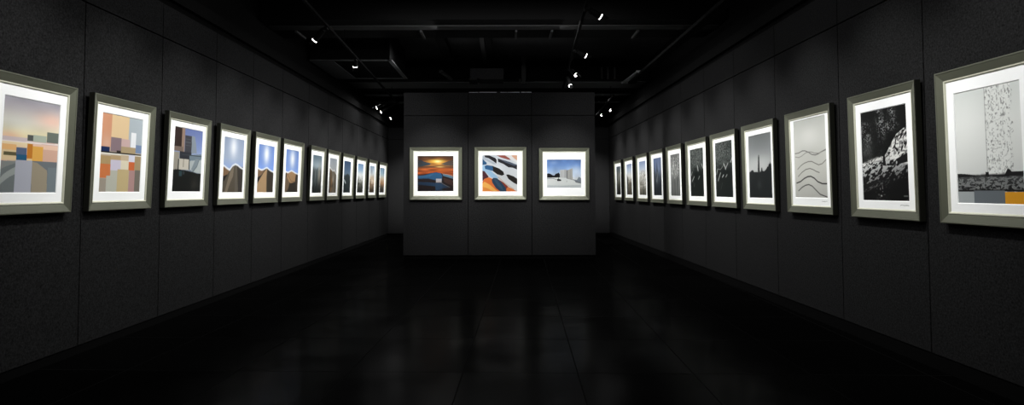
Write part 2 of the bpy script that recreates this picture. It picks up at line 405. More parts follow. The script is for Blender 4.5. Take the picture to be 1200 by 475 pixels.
ART['ribbons'] = [
    ('B',[(0,(196,202,210)),(1,(206,208,208))]),
    ('G',0.373,0.384,0.224,0.107,(226,230,236),0.8),
    ('P',[(0.392,0.0),(0.69,0.0),(0.821,0.133),(0.746,0.125),(0.522,0.061)],(140,74,62)),
    ('P',[(0.746,0.0),(1.0,0.0),(1.0,0.151),(0.896,0.079)],(206,160,130)),
    ('P',[(0.634,0.0),(0.821,0.0),(0.933,0.115),(1.0,0.168),(1.0,0.222),(0.858,0.133)],(216,214,214)),
    ('P',[(0.056,0.0),(0.187,0.0),(0.373,0.079),(0.418,0.133),(0.403,0.233),(0.317,0.168),(0.187,0.09),(0.075,0.054)],(28,28,32)),
    ('P',[(0.0,0.007),(0.075,0.054),(0.187,0.115),(0.336,0.197),(0.403,0.258),(0.299,0.24),(0.112,0.151),(0.0,0.115)],(168,176,186)),
    ('P',[(0.44,0.09),(0.597,0.133),(0.784,0.186),(1.0,0.269),(1.0,0.401),(0.877,0.348),(0.746,0.333),(0.597,0.24),(0.455,0.186)],(32,32,38)),
    ('P',[(0.504,0.115),(0.672,0.151),(0.914,0.24),(1.0,0.294),(0.896,0.283),(0.672,0.204)],(78,88,104)),
    ('P',[(0.0,0.097),(0.131,0.211),(0.119,0.258),(0.0,0.269)],(40,84,122)),
    ('P',[(0.0,0.269),(0.075,0.276),(0.261,0.437),(0.485,0.634),(0.373,0.634),(0.261,0.606),(0.149,0.509),(0.067,0.437),(0.0,0.427)],(150,186,216)),
    ('P',[(0.0,0.427),(0.067,0.437),(0.187,0.591),(0.112,0.652),(0.0,0.706)],(72,36,44)),
    ('P',[(0.067,0.297),(0.131,0.269),(0.299,0.294),(0.485,0.366),(0.604,0.455),(0.627,0.534),(0.56,0.563),(0.429,0.527),(0.299,0.437),(0.187,0.401),(0.082,0.376)],(28,24,22)),
    ('P',[(0.067,0.297),(0.131,0.269),(0.299,0.297),(0.313,0.441),(0.187,0.401),(0.082,0.376)],(46,90,132)),
    ('P',[(0.679,0.534),(0.746,0.527),(0.896,0.581),(1.0,0.652),(1.0,0.806),(0.896,0.76),(0.746,0.652)],(30,26,24)),
    ('P',[(0.0,0.742),(0.056,0.652),(0.187,0.606),(0.28,0.642),(0.522,0.849),(0.709,1.0),(0.0,1.0)],(216,112,52)),
    ('P',[(0.0,0.778),(0.067,0.728),(0.224,0.814),(0.448,1.0),(0.0,1.0)],(238,176,88)),
    ('P',[(0.0,0.867),(0.149,0.903),(0.336,1.0),(0.0,1.0)],(226,140,66)),
    ('P',[(0.373,0.616),(0.597,0.742),(0.746,0.867),(0.672,1.0),(0.56,1.0)],(130,52,36)),
    ('P',[(0.269,0.67),(0.317,0.62),(0.429,0.634),(0.578,0.778),(0.672,0.903),(0.687,1.0),(0.522,1.0),(0.392,0.903),(0.291,0.76)],(38,64,86)),
    ('P',[(0.321,0.642),(0.41,0.67),(0.56,0.849),(0.604,0.975),(0.448,0.849)],(58,88,110),0.6),
    ('P',[(0.69,0.921),(0.728,0.867),(0.858,0.921),(1.0,1.0),(0.69,1.0)],(206,116,64)),
    ('L',[(0.418,0.097),(0.418,0.24)],0.012,(230,230,232)),
    ('L',[(0.466,0.606),(0.653,0.778),(0.896,0.928)],0.02,(190,170,150)),
]
ART['plaza'] = [
    ('B',[(0,(86,118,172)),(0.2,(104,138,192)),(0.45,(160,186,220)),(0.6,(206,216,230)),(0.68,(214,218,218)),(1,(206,210,208))]),
    ('N',5,8,0.1),
    ('G',0.838,0.436,0.188,0.183,(206,220,238),0.8),
    ('G',0.196,0.115,0.113,0.064,(140,168,210),0.6),
    ('P',[(-0.0,0.505),(0.053,0.482),(0.113,0.505),(0.166,0.55),(0.215,0.564),(0.253,0.505),(0.309,0.482),(0.347,0.454),(0.377,0.518),(0.385,0.647),(-0.0,0.656)],(20,20,22)),
    ('R',0.385,0.367,0.506,0.647,(190,192,192)),
    ('R',0.506,0.353,0.581,0.647,(170,172,172)),
    ('R',0.408,0.381,0.415,0.638,(150,152,154)),
    ('R',0.445,0.381,0.453,0.638,(150,152,154)),
    ('R',0.475,0.381,0.483,0.638,(150,152,154)),
    ('R',0.536,0.372,0.543,0.638,(140,142,144)),
    ('P',[(0.6,0.372),(0.751,0.307),(0.755,0.766),(0.6,0.711)],(168,168,164)),
    ('R',0.626,0.362,0.634,0.711,(128,128,126)),
    ('R',0.657,0.353,0.664,0.72,(128,128,126)),
    ('R',0.687,0.344,0.694,0.729,(128,128,126)),
    ('R',0.717,0.335,0.725,0.739,(128,128,126)),
    ('R',0.581,0.372,0.6,0.665,(60,62,66)),
    ('P',[(0.574,0.656),(0.755,0.72),(0.755,0.766),(0.536,0.683)],(50,52,54)),
    ('P',[(0.755,0.693),(0.875,0.72),(0.932,0.601),(0.958,0.628),(1.0,0.656),(1.0,0.803),(0.755,0.748)],(122,130,138)),
    ('P',[(-0.0,0.642),(0.385,0.628),(0.574,0.665),(1.0,0.803),(1.0,1.0),(-0.0,1.0)],(212,216,214)),
    ('L',[(-0.0,0.674),(0.196,0.665),(0.272,0.702)],0.012,(60,60,60)),
    ('P',[(0.287,0.693),(0.347,0.674),(0.423,0.711),(0.415,0.757),(0.309,0.757)],(50,50,50)),
    ('R',0.332,0.628,0.347,0.693,(40,40,40)),
    ('R',0.574,0.734,0.585,0.789,(70,70,70)),
    ('P',[(-0.0,0.894),(0.385,0.917),(1.0,0.885),(1.0,1.0),(-0.0,1.0)],(176,184,186),0.7),
    ('P',[(0.8,0.734),(1.0,0.803),(1.0,0.849),(0.838,0.803)],(110,116,120)),
]
ART['bark_strip'] = [
    ('B',[(0,(196,200,196)),(0.3,(212,214,210)),(0.6,(206,208,204)),(1,(190,192,190))]),
    ('G',0.249,0.31,0.272,0.229,(222,224,220),0.6),
    ('P',[(0.487,0.003),(0.865,0.006),(0.815,0.73),(0.49,0.748)],(214,216,212)),
    ('S','bark'),
    ('P',[(-0.016,0.734),(0.266,0.751),(0.366,0.76),(0.559,0.759),(0.712,0.757),(1.023,0.754),(1.018,0.894),(-0.022,0.894)],(84,86,86)),
    ('S','field'),
    ('P',[(-0.016,0.734),(0.11,0.736),(0.3,0.752),(0.3,0.763),(-0.018,0.768)],(24,24,24)),
    ('P',[(0.559,0.757),(0.735,0.754),(0.778,0.707),(0.813,0.713),(0.835,0.732),(0.942,0.732),(1.025,0.727),(1.023,0.767),(0.559,0.771)],(26,26,26)),
    ('P',[(0.459,0.726),(0.504,0.728),(0.509,0.767),(0.451,0.765)],(22,22,22)),
    ('R',-0.025,0.894,0.265,1.021,(150,156,156)),
    ('R',0.265,0.887,0.728,1.014,(94,100,104)),
    ('R',0.727,0.897,1.029,1.007,(204,142,36)),
]
ART['night_tree'] = [
    ('B',[(0,(14,15,14)),(1,(12,14,12))]),
    ('S','tree'),
    ('P',[(0.519,0.515),(0.654,0.427),(0.802,0.33),(0.988,0.28),(0.996,0.518),(0.807,0.548),(0.674,0.609),(0.532,0.611)],(204,204,200)),
    ('S','rock'),
    ('P',[(-0.009,0.577),(0.193,0.57),(0.342,0.548),(0.514,0.508),(0.538,0.604),(1.005,0.595),(1.004,0.723),(0.798,0.771),(0.531,0.794),(0.03,0.846)],(120,120,118)),
    ('S','ground'),
    ('P',[(0.429,0.198),(0.458,0.193),(0.478,0.34),(0.521,0.48),(0.544,0.604),(0.554,0.625),(0.471,0.615),(0.487,0.492),(0.435,0.351)],(18,18,18)),
    ('P',[(0.755,0.559),(0.997,0.499),(0.993,0.595),(0.804,0.614)],(20,20,20)),
    ('R',0.887,0.939,0.966,0.954,(96,98,96),0.8),
]
ART['wave_lines'] = [
    ('B',[(0,(186,188,182)),(0.3,(206,207,200)),(0.6,(206,206,198)),(1,(186,186,180))]),
    ('G',0.507,0.233,0.329,0.152,(232,232,226),0.9),  # spotlight's bright pool at top centre painted into the print
    ('G',0.492,0.675,0.333,0.207,(214,214,206),0.6),
    ('L',[(0.027,0.422),(0.147,0.418),(0.265,0.397),(0.354,0.4),(0.457,0.423),(0.559,0.456),(0.667,0.469),(0.766,0.458),(0.856,0.437),(1.006,0.411)],0.010,(96,96,92)),
    ('L',[(0.025,0.464),(0.144,0.478),(0.245,0.462),(0.37,0.428),(0.475,0.421),(0.56,0.426),(0.643,0.444),(0.766,0.452),(1.006,0.42)],0.009,(140,140,134)),
    ('L',[(0.092,0.631),(0.204,0.586),(0.321,0.557),(0.453,0.542),(0.556,0.544),(0.656,0.569),(0.762,0.594),(0.868,0.583),(1.003,0.531)],0.010,(110,110,104)),
    ('L',[(0.106,0.724),(0.227,0.675),(0.362,0.639),(0.493,0.63),(0.595,0.648),(0.678,0.671),(0.776,0.689)],0.010,(104,104,100)),
    ('L',[(0.046,0.809),(0.177,0.791),(0.305,0.752),(0.42,0.731),(0.515,0.73),(0.617,0.754),(0.715,0.798),(0.845,0.824),(1.004,0.828)],0.014,(30,30,30)),
    ('L',[(0.098,0.911),(0.219,0.866),(0.337,0.84),(0.443,0.832),(0.545,0.852),(0.662,0.905),(0.777,0.954),(1.0,0.99)],0.013,(70,70,68)),
]
ART['spire'] = [
    ('B',[(0,(112,116,116)),(0.3,(146,150,150)),(0.55,(196,198,196)),(0.62,(150,152,150)),(1,(34,38,38))]),
    ('G',0.48,0.466,0.479,0.142,(212,214,212),0.8),
    ('P',[(-0.07,0.608),(0.034,0.581),(0.125,0.554),(0.19,0.556),(0.23,0.587),(0.367,0.587),(0.397,0.599),(0.5,0.595),(0.542,0.575),(0.565,0.526),(0.595,0.527),(0.611,0.577),(0.67,0.586),(0.768,0.554),(0.818,0.515),(0.846,0.522),(0.876,0.483),(0.914,0.471),(0.934,0.438),(0.95,0.479),(1.024,0.462),(1.054,1.042),(-0.122,1.061)],(30,34,34)),
    ('P',[(0.397,0.599),(0.427,0.364),(0.451,0.317),(0.471,0.318),(0.487,0.368),(0.489,0.602)],(52,54,54)),
    ('G',0.454,0.79,0.082,0.074,(58,62,62),0.8),
]
ART['grey_forest'] = [('B', [(0, (86, 104, 116)), (.25, (134, 150, 158)), (.42, (124, 134, 136)), (1, (38, 42, 40))]), ('G', .5, .28, .4, .12, (160, 176, 184), .7),
    ('P', [(0, .42), (.12, .3), (.2, .42), (.34, .34), (.42, .4), (.6, .3), (.68, .42), (.8, .36), (1, .46), (1, 1), (0, 1)], (70, 80, 82), .7), ('V', .3, .6, (30, 34, 32), 9, 3), ('G', .74, .55, .13, .3, (166, 158, 142), .8), ('G', .3, .5, .05, .2, (150, 160, 160), .6), ('V', .5, 1., (24, 26, 24), 14, 2)]
ART['rock_face'] = [('B', [(0, (150, 158, 166)), (.3, (178, 182, 184)), (1, (90, 80, 66))]), ('P', [(0, .3), (.1, .27), (.3, .33), (.5, .36), (.7, .34), (1, .46), (1, 1), (0, 1)], (120, 112, 98)),
    ('P', [(.1, .32), (.34, .35), (.36, .9), (.12, .95)], (110, 90, 66)), ('P', [(.4, .5), (.5, .72), (.42, .96), (.28, .96)], (176, 136, 92)), ('V', .4, .8, (72, 66, 56), 10, 3), ('L', [(0, .3), (.1, .27), (.3, .33), (.5, .36), (.7, .34), (1, .46)], .04, (228, 230, 230)), ('G', .55, .6, .05, .1, (230, 226, 214), .8), ('P', [(0, .32), (.14, .4), (.1, .7), (0, .7)], (60, 60, 54))]
ART['blue_slope'] = [('B', [(0, (58, 78, 106)), (.25, (80, 102, 130)), (.4, (100, 120, 138)), (.5, (62, 74, 80)), (1, (28, 36, 38))]), ('P', [(0, .52), (.3, .44), (.6, .38), (1, .5), (1, 1), (0, 1)], (48, 56, 58), .8), ('P', [(.1, .57), (.36, .68), (.3, .73), (.06, .6)], (196, 206, 210)), ('V', .6, 1, (24, 30, 30), 8, 3)]
ART['pale_peak'] = [('B', [(0, (120, 150, 186)), (.2, (150, 178, 206)), (.35, (214, 222, 224)), (.55, (206, 208, 200)), (.75, (110, 110, 100)), (1, (30, 32, 30))]), ('K', .0, .4, 1., .9, (60, 62, 56), 16, .5), ('G', .5, .42, .4, .09, (240, 242, 240), .8), ('V', .6, .9, (40, 42, 38), 8, 6)]
ART['sand_ridge'] = [('B', [(0, (150, 172, 196)), (.3, (206, 212, 212)), (.45, (196, 176, 150)), (.65, (160, 128, 96)), (1, (56, 50, 40))]), ('K', 0, .35, 1, .85, (220, 206, 184), 12, .5), ('V', .55, .95, (70, 60, 48), 8, 4), ('N', 5, 4, .15)]
ART['amber_marsh'] = [('B', [(0, (116, 146, 172)), (.25, (156, 180, 192)), (.45, (206, 186, 158)), (.62, (186, 142, 104)), (.8, (90, 84, 72)), (1, (30, 52, 66))]), ('V', .5, .9, (90, 72, 56), 8, 4), ('N', 6, 4, .15)]
WOODS = [('B', [(0, (12, 16, 14)), (1, (26, 32, 29))]), ('K', -.1, -.1, 1.1, .52, (86, 92, 88), 46, .45), ('K', -.1, -.1, .9, .42, (150, 154, 150), 60, .6),
    ('L', [(.12, .5), (.05, .58)], .022, (176, 180, 176)), ('L', [(.5, .4), (.58, .46), (.6, .5)], .03, (206, 210, 206)), ('L', [(.62, .48), (.74, .4)], .022, (196, 198, 196)), ('L', [(.9, .38), (.98, .32)], .03, (206, 208, 206)), ('L', [(.3, .56), (.14, .7)], .026, (176, 180, 176)), ('L', [(.48, .6), (.4, .64)], .024, (190, 194, 190)), ('L', [(.68, .6), (.6, .64)], .024, (150, 154, 150)), ('L', [(.4, .74), (.3, .86)], .01, (100, 104, 100)), ('L', [(.12, .48), (.3, .5), (.5, .42)], .014, (130, 134, 130))]
ART['dark_woods'] = WOODS
ART['dark_branches'] = [o for o in WOODS if o[0] != 'L'] + [('L', [(.15, .48), (.08, .55)], .03, (160, 164, 160)), ('L', [(.55, .36), (.6, .46)], .036, (200, 204, 200)), ('L', [(.86, .34), (.96, .42)], .03, (190, 194, 190)), ('L', [(.3, .58), (.12, .68)], .028, (170, 174, 170)), ('L', [(.7, .58), (.6, .64)], .026, (176, 180, 176)), ('L', [(.32, .72), (.26, .8)], .014, (110, 114, 110))]
ART['pale_bark'] = [('B', [(0, (120, 122, 120)), (.4, (158, 160, 156)), (1, (112, 114, 112))]), ('V', -.5, 0, (84, 86, 84), 16, 2), ('K', 0, 0, 1, .6, (206, 208, 204), 22, .56), ('L', [(.34, .4), (.42, .48), (.5, .52)], .05, (56, 56, 54)), ('L', [(.42, .58), (.5, .5), (.62, .4), (.8, .22)], .03, (196, 198, 194)), ('L', [(.32, .24), (.4, .38), (.42, .5)], .024, (214, 214, 210)), ('L', [(.4, .6), (.42, 1)], .03, (92, 94, 92))]
ART['blue_birch'] = [('B', [(0, (104, 120, 152)), (.3, (112, 128, 158)), (.5, (66, 74, 82)), (1, (26, 30, 30))]), ('V', .05, .5, (42, 48, 52), 10, 2), ('L', [(.4, .62), (.48, .5), (.46, .38)], .04, (176, 184, 188)), ('G', .7, .3, .1, .2, (150, 166, 190), .6), ('G', .42, .6, .1, .1, (130, 138, 140), .6)]
ART['frosted_wood'] = [('B', [(0, (130, 148, 182)), (.2, (184, 198, 218)), (.4, (222, 224, 218)), (.7, (160, 158, 146)), (1, (50, 50, 44))]), ('K', 0, .25, 1, 1, (64, 62, 54), 22, .52), ('V', .3, .8, (130, 126, 112), 9, 3), ('K', 0, .2, 1, .85, (242, 240, 232), 26, .52)]
ART['reeds'] = [('B', [(0, (122, 138, 172)), (.18, (186, 200, 220)), (.4, (232, 232, 224)), (.65, (160, 154, 138)), (1, (30, 30, 26))]), ('P', [(0, .3), (.2, .42), (.3, .6), (.25, 1), (0, 1)], (66, 68, 64), .85), ('K', 0, .4, 1, 1.1, (40, 38, 32), 16, .5), ('V', .4, .9, (110, 104, 86), 8, 3), ('G', .62, .42, .25, .12, (244, 244, 238), .7)]
ART['pine_dusk'] = [('B', [(0, (72, 86, 98)), (.3, (120, 124, 118)), (.6, (84, 84, 74)), (1, (24, 26, 24))]), ('V', 0, .4, (44, 46, 42), 6, 2), ('G', .6, .4, .2, .2, (150, 148, 136), .6)]

# ------------------------------------------------------------------ framed picture
GAIN = {'city_dusk': 1.25, 'blocks': 1.15, 'towers': 1.1, 'bark_strip': 1.4, 'night_tree': 1.25, 'wave_lines': 1.15}   # paper brightness
def frame_mesh(w, h, bw, parent, side_pale):
    """scooped moulding: raised outer edge, slope in, lip with shine in its colour; local x right, z up, y toward the room"""
    prof = [(0, 0), (0, .040), (.003, .045), (.010, .045), (.013, .041), (bw - .017, .026), (bw - .013, .0285), (bw - .007, .0285), (bw, .020), (bw, .010)]
    midx = [2, 2, 0, 0, 0, 0, 1, 1, 1]
    bm = bmesh.new(); loops = []
    for t, y in prof:
        loops.append([bm.verts.new(p) for p in ((-w / 2 + t, y, t), (w / 2 - t, y, t), (w / 2 - t, y, h - t), (-w / 2 + t, y, h - t))])
    for i, (a, b_) in enumerate(zip(loops, loops[1:])):
        for k in range(4):
            f = bm.faces.new((a[k], a[(k + 1) % 4], b_[(k + 1) % 4], b_[k])); f.material_index = midx[i]
    f = bm.faces.new(list(reversed(loops[0]))); f.material_index = 2
    bmesh.ops.recalc_face_normals(bm, faces=bm.faces)
    return new_obj('frame', bm, [M['mould'], M['mould_lip'], M['mould_back']], parent)

def picture(name_art, w, h, pr, bw=.078, res=150, sig=False, seed=1, depth_back=0.):
    """origin at the bottom centre of the frame back; pr = print rectangle (x0, x1, z0, z1) from the bottom-left outer corner"""
    root = empty('framed_picture', (0, 0, 0))
    frame_mesh(w, h, bw, root, True)
    x0, x1, z0, z1 = pr[0] - w / 2, pr[1] - w / 2, pr[2], pr[3]
    # mat board with a bevelled window
    bm = bmesh.new(); e = bw - .004; bvl = .005
    loops = []
    for (xa, xb, za, zb, y) in ((-w / 2 + e, w / 2 - e, e, h - e, .011), (-w / 2 + e, w / 2 - e, e, h - e, .018), (x0 - bvl, x1 + bvl, z0 - bvl, z1 + bvl, .018), (x0, x1, z0, z1, .0135)):
        loops.append([bm.verts.new(p) for p in ((xa, y, za), (xb, y, za), (xb, y, zb), (xa, y, zb))])
    for a_, b_ in zip(loops, loops[1:]):
        for k in range(4): bm.faces.new((a_[k], a_[(k + 1) % 4], b_[(k + 1) % 4], b_[k]))
    bmesh.ops.recalc_face_normals(bm, faces=bm.faces)
    new_obj('mat_board', bm, M['mat'], root)
    # print as a fine painted grid
    asp = (x1 - x0) / (z1 - z0); nh = res; nw = max(24, int(res * asp))
    C = np.clip(s2l(paint(ART[name_art], nh, nw, asp, seed)) * .74 * GAIN.get(name_art, 1.), 0, .88)
    xs = np.linspace(x0 - .003, x1 + .003, nw); zs = np.linspace(z1 + .003, z0 - .003, nh)
    X, Z = np.meshgrid(xs, zs); Y = np.full(X.shape, .013)
    verts = np.stack([X, Y, Z], -1).reshape(-1, 3)
    idx = np.arange(nh * nw).reshape(nh, nw)
    faces = np.stack([idx[:-1, :-1], idx[1:, :-1], idx[1:, 1:], idx[:-1, 1:]], -1).reshape(-1, 4)
    me = bpy.data.meshes.new('print'); me.from_pydata(verts.tolist(), [], faces.tolist())
    at = me.color_attributes.new('paint', 'FLOAT_COLOR', 'POINT')
    at.data.foreach_set('color', np.concatenate([C.reshape(-1, 3), np.ones((nh * nw, 1))], 1).astype(np.float32).ravel())
    me.materials.append(M['print'])
    me.flip_normals() if me.polygons[0].normal.y < 0 else None
    o = bpy.data.objects.new('print', me); col.objects.link(o); o.parent = root
    if sig:
        bm = bmesh.new(); rnd = random.Random(seed); x = x1 - .105; z = z0 - .032
        while x < x1 - .01:
            dx = rnd.uniform(.006, .012); bar(bm, (x, .0185, z + rnd.uniform(-.004, .004)), (x + dx, .0185, z + rnd.uniform(-.004, .004)), .0008, .0022); x += dx * .9
        new_obj('signature', bm, M['ink'], root)
    return root

def hang(root, side, yc, zb, lean, xface):
    """side -1: left wall, +1: right wall, 0: centre wall"""
    if side == 0: base = Matrix.Rotation(math.pi, 4, 'Z')   # local +y faces the camera (-Y)
    elif side < 0: base = Matrix(((0, 1, 0, 0), (1, 0, 0, 0), (0, 0, 1, 0), (0, 0, 0, 1)))
    if side < 0: ang = -math.pi / 2
    if side > 0: ang = math.pi / 2
    if side == 0: ang = math.pi
    root.rotation_mode = 'XYZ'
    root.rotation_euler = (0, 0, 0)
    R = Matrix.Rotation(ang, 4, 'Z') @ Matrix.Rotation(-lean, 4, 'X')
    root.rotation_euler = R.to_euler('XYZ')

# local +x seen from the room runs to the viewer's left for +y facing normals, so widths are mirrored below
def make(art, side, a, wf, z0, z1, pr, label, group, lean, face, **k):
    """pr: print rectangle in viewer terms (left, right, bottom, top) in metres inside the frame"""
    h = z1 - z0
    prl = (wf - pr[1], wf - pr[0], pr[2], pr[3])
    r = picture(art, wf, h, prl, **k)
    # mirror the painted image across because the picture faces +y
    for ch in r.children:
        if ch.name.startswith('print'):
            me = ch.data; n = len(me.vertices)
            xs = sorted({round(v.co.x, 6) for v in me.vertices})
            c = (xs[0] + xs[-1])
            for v in me.vertices: v.co.x = c - v.co.x
            me.flip_normals()
        elif ch.name.startswith('signature'):
            for v in ch.data.vertices: v.co.x = (prl[0] + prl[1] - wf) - v.co.x
    hang(r, side, 0, 0, lean, 0)
    if side < 0: r.location = (face, a + wf / 2, CH + z0)
    elif side > 0: r.location = (face, a + wf / 2, CH + z0)
    else: r.location = (a + wf / 2, face, CH + z0)
    tag(r, label, 'picture', group)
    return r

GL, GR, GC = 'framed pictures along the left wall', 'framed pictures along the right wall', 'framed pictures on the free-standing centre wall'
# left wall: (art, near edge depth, width, print rect, label)
PLdef = (.155, .72, .147, .787)
left = [
 ('city_dusk', 3.834, 1.0, (.335, .86, .146, .777), 'pewter-framed print of pastel dusk sky over grey, orange and blue town blocks', 190),
 ('blocks', 5.035, .896, (.16, .74, .151, .789), 'pewter-framed abstract print of peach, orange, navy and white rectangles', 170),
 ('towers', 6.164, .904, (.18, .768, .154, .794), 'pewter-framed print of angular dark and cream towers under blue sky', 150),
 ('dunes_glow', 7.292, .878, (.183, .756, .144, .789), 'framed print of a rounded ridge under white glow, nearest of three alike, left wall', 130),
 ('dunes_peak', 8.338, .925, (.188, .78, .142, .782), 'framed print of sharp tan peak beside black slope, middle of three alike, left wall', 120),
 ('dunes_cliff', 9.41, .97, (.2, .80, .143, .785), 'framed print of tan cliff over dark ground, farthest of three alike, left wall', 120),
 ('grey_forest', 10.762, .912, (.21, .76, .13, .778), 'framed print of dark grey tree shapes, seventh picture along the left wall', 90),
 ('rock_face', 11.823, .897, (.21, .73, .13, .778), 'framed print of a brown rock face with white upper edge under pale grey sky', 80),
 ('blue_slope', 12.923, 1.0, (.2, .78, .13, .778), 'framed deep blue print with a small white triangle, on the left wall', 80),
 ('pale_peak', 14.144, 1.03, (.21, .8, .13, .778), 'framed print of white haze over speckled black, third from far end of left wall', 70),
 ('sand_ridge', 15.445, 1.0, (.21, .79, .13, .778), 'framed print of sandy ground under white sky, second from far end of left wall', 70),
 ('amber_marsh', 16.766, 1.05, (.21, .83, .13, .778), 'framed print of amber band above dark teal, last picture on the left wall', 70)]
for i, (art, a, wf, pr, lb, res) in enumerate(left):
    make(art, -1, a, wf, -.145, .784, pr, lb, GL, math.radians(1.9), XL + .006, res=res, seed=10 + i)
right = [
 ('bark_strip', 3.398, 1.0, (.145, .685, .139, .853), 'framed grey print of speckled bark strip above dark field with one orange block', 330, False),
 ('night_tree', 4.611, .907, (.145, .75, .142, .86), 'framed black print of a dark tree against white sunlit rock on the right wall', 300, True),
 ('wave_lines', 5.82, .936, (.14, .79, .154, .92), 'framed pale print with thin black wavy lines on the right wall', 200, True),
 ('spire', 7.045, .953, (.15, .81, .14, .875), 'framed grey print of a thin spire above a black tree line on the right wall', 150, False),
 ('dark_woods', 8.219, .995, (.128, .8, .14, .886), 'framed near-black print with fine white twigs, nearer and larger of two alike', 150, False),
 ('dark_branches', 9.402, 1.06, (.15, .83, .14, .87), 'framed near-black print with fine white twigs, farther and smaller of two alike', 110, False),
 ('pale_bark', 10.72, 1.0, (.2, .8, .14, .86), 'framed mid-grey print of pale bark with a forked white branch on the right wall', 90, False),
 ('blue_birch', 11.966, 1.07, (.2, .84, .14, .86), 'framed slate blue print darkening downward with a light streak, right wall', 80, False),
 ('frosted_wood', 13.294, 1.09, (.2, .86, .14, .86), 'framed print of white frosty woods, third from the far end of right wall', 80, False),
 ('reeds', 14.758, 1.085, (.22, .84, .14, .86), 'framed print of bright reeds, dark on the left, second from far end of right wall', 70, False),
 ('pine_dusk', 16.21, 1.046, (.24, .82, .14, .86), 'framed dim grey-brown print, last picture at the far end of the right wall', 70, False)]
for i, (art, a, wf, pr, lb, res, sg) in enumerate(right):
    make(art, 1, a, wf, -.217, .797, pr, lb, GR, math.radians(.8), XR - .006, res=res, seed=40 + i, sig=sg)
PX0, PX1, PY = -1.850, 1.708, 12.05
centre = [
 ('sunset', -1.733, .972, (.147, .81, .162, .814), 'framed print of orange sunset over a blue dune, leftmost on the centre wall'),
 ('ribbons', -.532, .961, (.146, .791, .153, .825), 'framed print of black, white, blue and orange ribbons, middle of the centre wall'),
 ('plaza', .662, .933, (.149, .78, .226, .75), 'framed print of white slab buildings under blue sky, rightmost on the centre wall')]
for i, (art, x, wf, pr, lb) in enumerate(centre):
    make(art, 0, x, wf, -.15 if i < 2 else -.158, .826 if i < 2 else .808, pr, lb, GC, math.radians(.6), PY - .006, res=180, seed=70 + i, bw=.08)

# ------------------------------------------------------------------ room shell
GLV = [-1.2, 0.05, 1.3, 2.55, 3.80, 5.023, 6.174, 7.341, 8.433, 9.566, 10.853, 12.072, 13.15, 14.448, 15.806, 17.1, BACK]
GRV = [-1.2, -.1, 1.05, 2.2, 3.4, 4.601, 5.774, 7.128, 8.398, 9.649, 10.904, 12.138, 13.353, 14.6, 15.9, 17.15, BACK]
G = .006
def panel_wall(name, side, ys, zb, zm, zt):
    bm = bmesh.new(); face = XL if side < 0 else XR; s = -1 if side < 0 else 1
    for y0, y1 in zip(ys, ys[1:]):
        for za, zc in ((zb, zm - G), (zm + G, zt)):
            box(bm, *sorted((face, face + s * .04)), y0 + G, y1 - G, CH + za, CH + zc, 0)
    box(bm, *sorted((face + s * .03, face + s * .2)), ys[0], BACK + .3, 0, CEIL, 1)
    return struct(new_obj(name, bm, [M['panel_side'], M['black']]))
panel_wall('wall_left', -1, GLV, -1.17, 1.492, 1.818)
panel_wall('wall_right', 1, GRV, -1.133, 1.495, 1.835)
bm = bmesh.new()
for x0, x1 in ((XL, -2.02), (-2.02, -.78), (-.78, .46), (.46, 1.7), (1.7, XR)):
    box(bm, x0 + G, x1 - G, BACK, BACK + .04, CH - 1.17, CH + 1.49 - G); box(bm, x0 + G, x1 - G, BACK, BACK + .04, CH + 1.49 + G, CH + 1.82)
box(bm, XL - .2, XR + .2, BACK + .03, BACK + .3, 0, CEIL, 1)
struct(new_obj('wall_back', bm, [M['panel'], M['black']]))
bm = bmesh.new(); box(bm, XL - .2, XR + .2, -1.4, -1.2, 0, CEIL); struct(new_obj('wall_rear', bm, M['black']))
# centre wall
bm = bmesh.new(); xs = [PX0, -.650, .530, PX1]
for x0, x1 in zip(xs, xs[1:]):
    for za, zc in ((-1.172, 1.42 - G), (1.42 + G, 1.852)):
        box(bm, x0 + (G if x0 != PX0 else 0), x1 - (G if x1 != PX1 else 0), PY, PY + .03, CH + za, CH + zc)
        box(bm, x0 + (G if x0 != PX0 else 0), x1 - (G if x1 != PX1 else 0), PY + .37, PY + .4, CH + za, CH + zc)
box(bm, PX0 + .004, PX1 - .004, PY + .02, PY + .38, CH - 1.172, CH + 1.846, 1)
box(bm, PX0 + .03, PX1 - .03, PY + .03, PY + .37, 0, CH - 1.16, 1)
struct(new_obj('wall_centre', bm, [M['panel'], M['black']]))
bm = bmesh.new(); box(bm, XL - .2, XR + .2, -1.4, BACK + .3, -.1, 0); struct(new_obj('floor', bm, M['floor']))
bm = bmesh.new(); box(bm, XL - .2, XR + .2, -1.4, BACK + .3, CEIL, CEIL + .1); struct(new_obj('ceiling', bm, M['deck']))
for nm, x0, x1 in (('baseboard_left', XL - .03, XL - .006), ('baseboard_right', XR + .006, XR + .03)):
    bm = bmesh.new(); box(bm, x0, x1, -1.2, BACK, 0, CH - 1.175 if 'left' in nm else CH - 1.138); struct(new_obj(nm, bm, M['black']))
# ledges along the tops of the side walls
for nm, s, xf, z0 in (('trim_1', -1, XL, 1.89), ('trim_2', 1, XR, 1.90)):
    bm = bmesh.new(); box(bm, *sorted((xf + s * .03, xf - s * .02)), -1.2, BACK, CH + z0, CH + z0 + .13); struct(new_obj(nm, bm, M['ledge']))

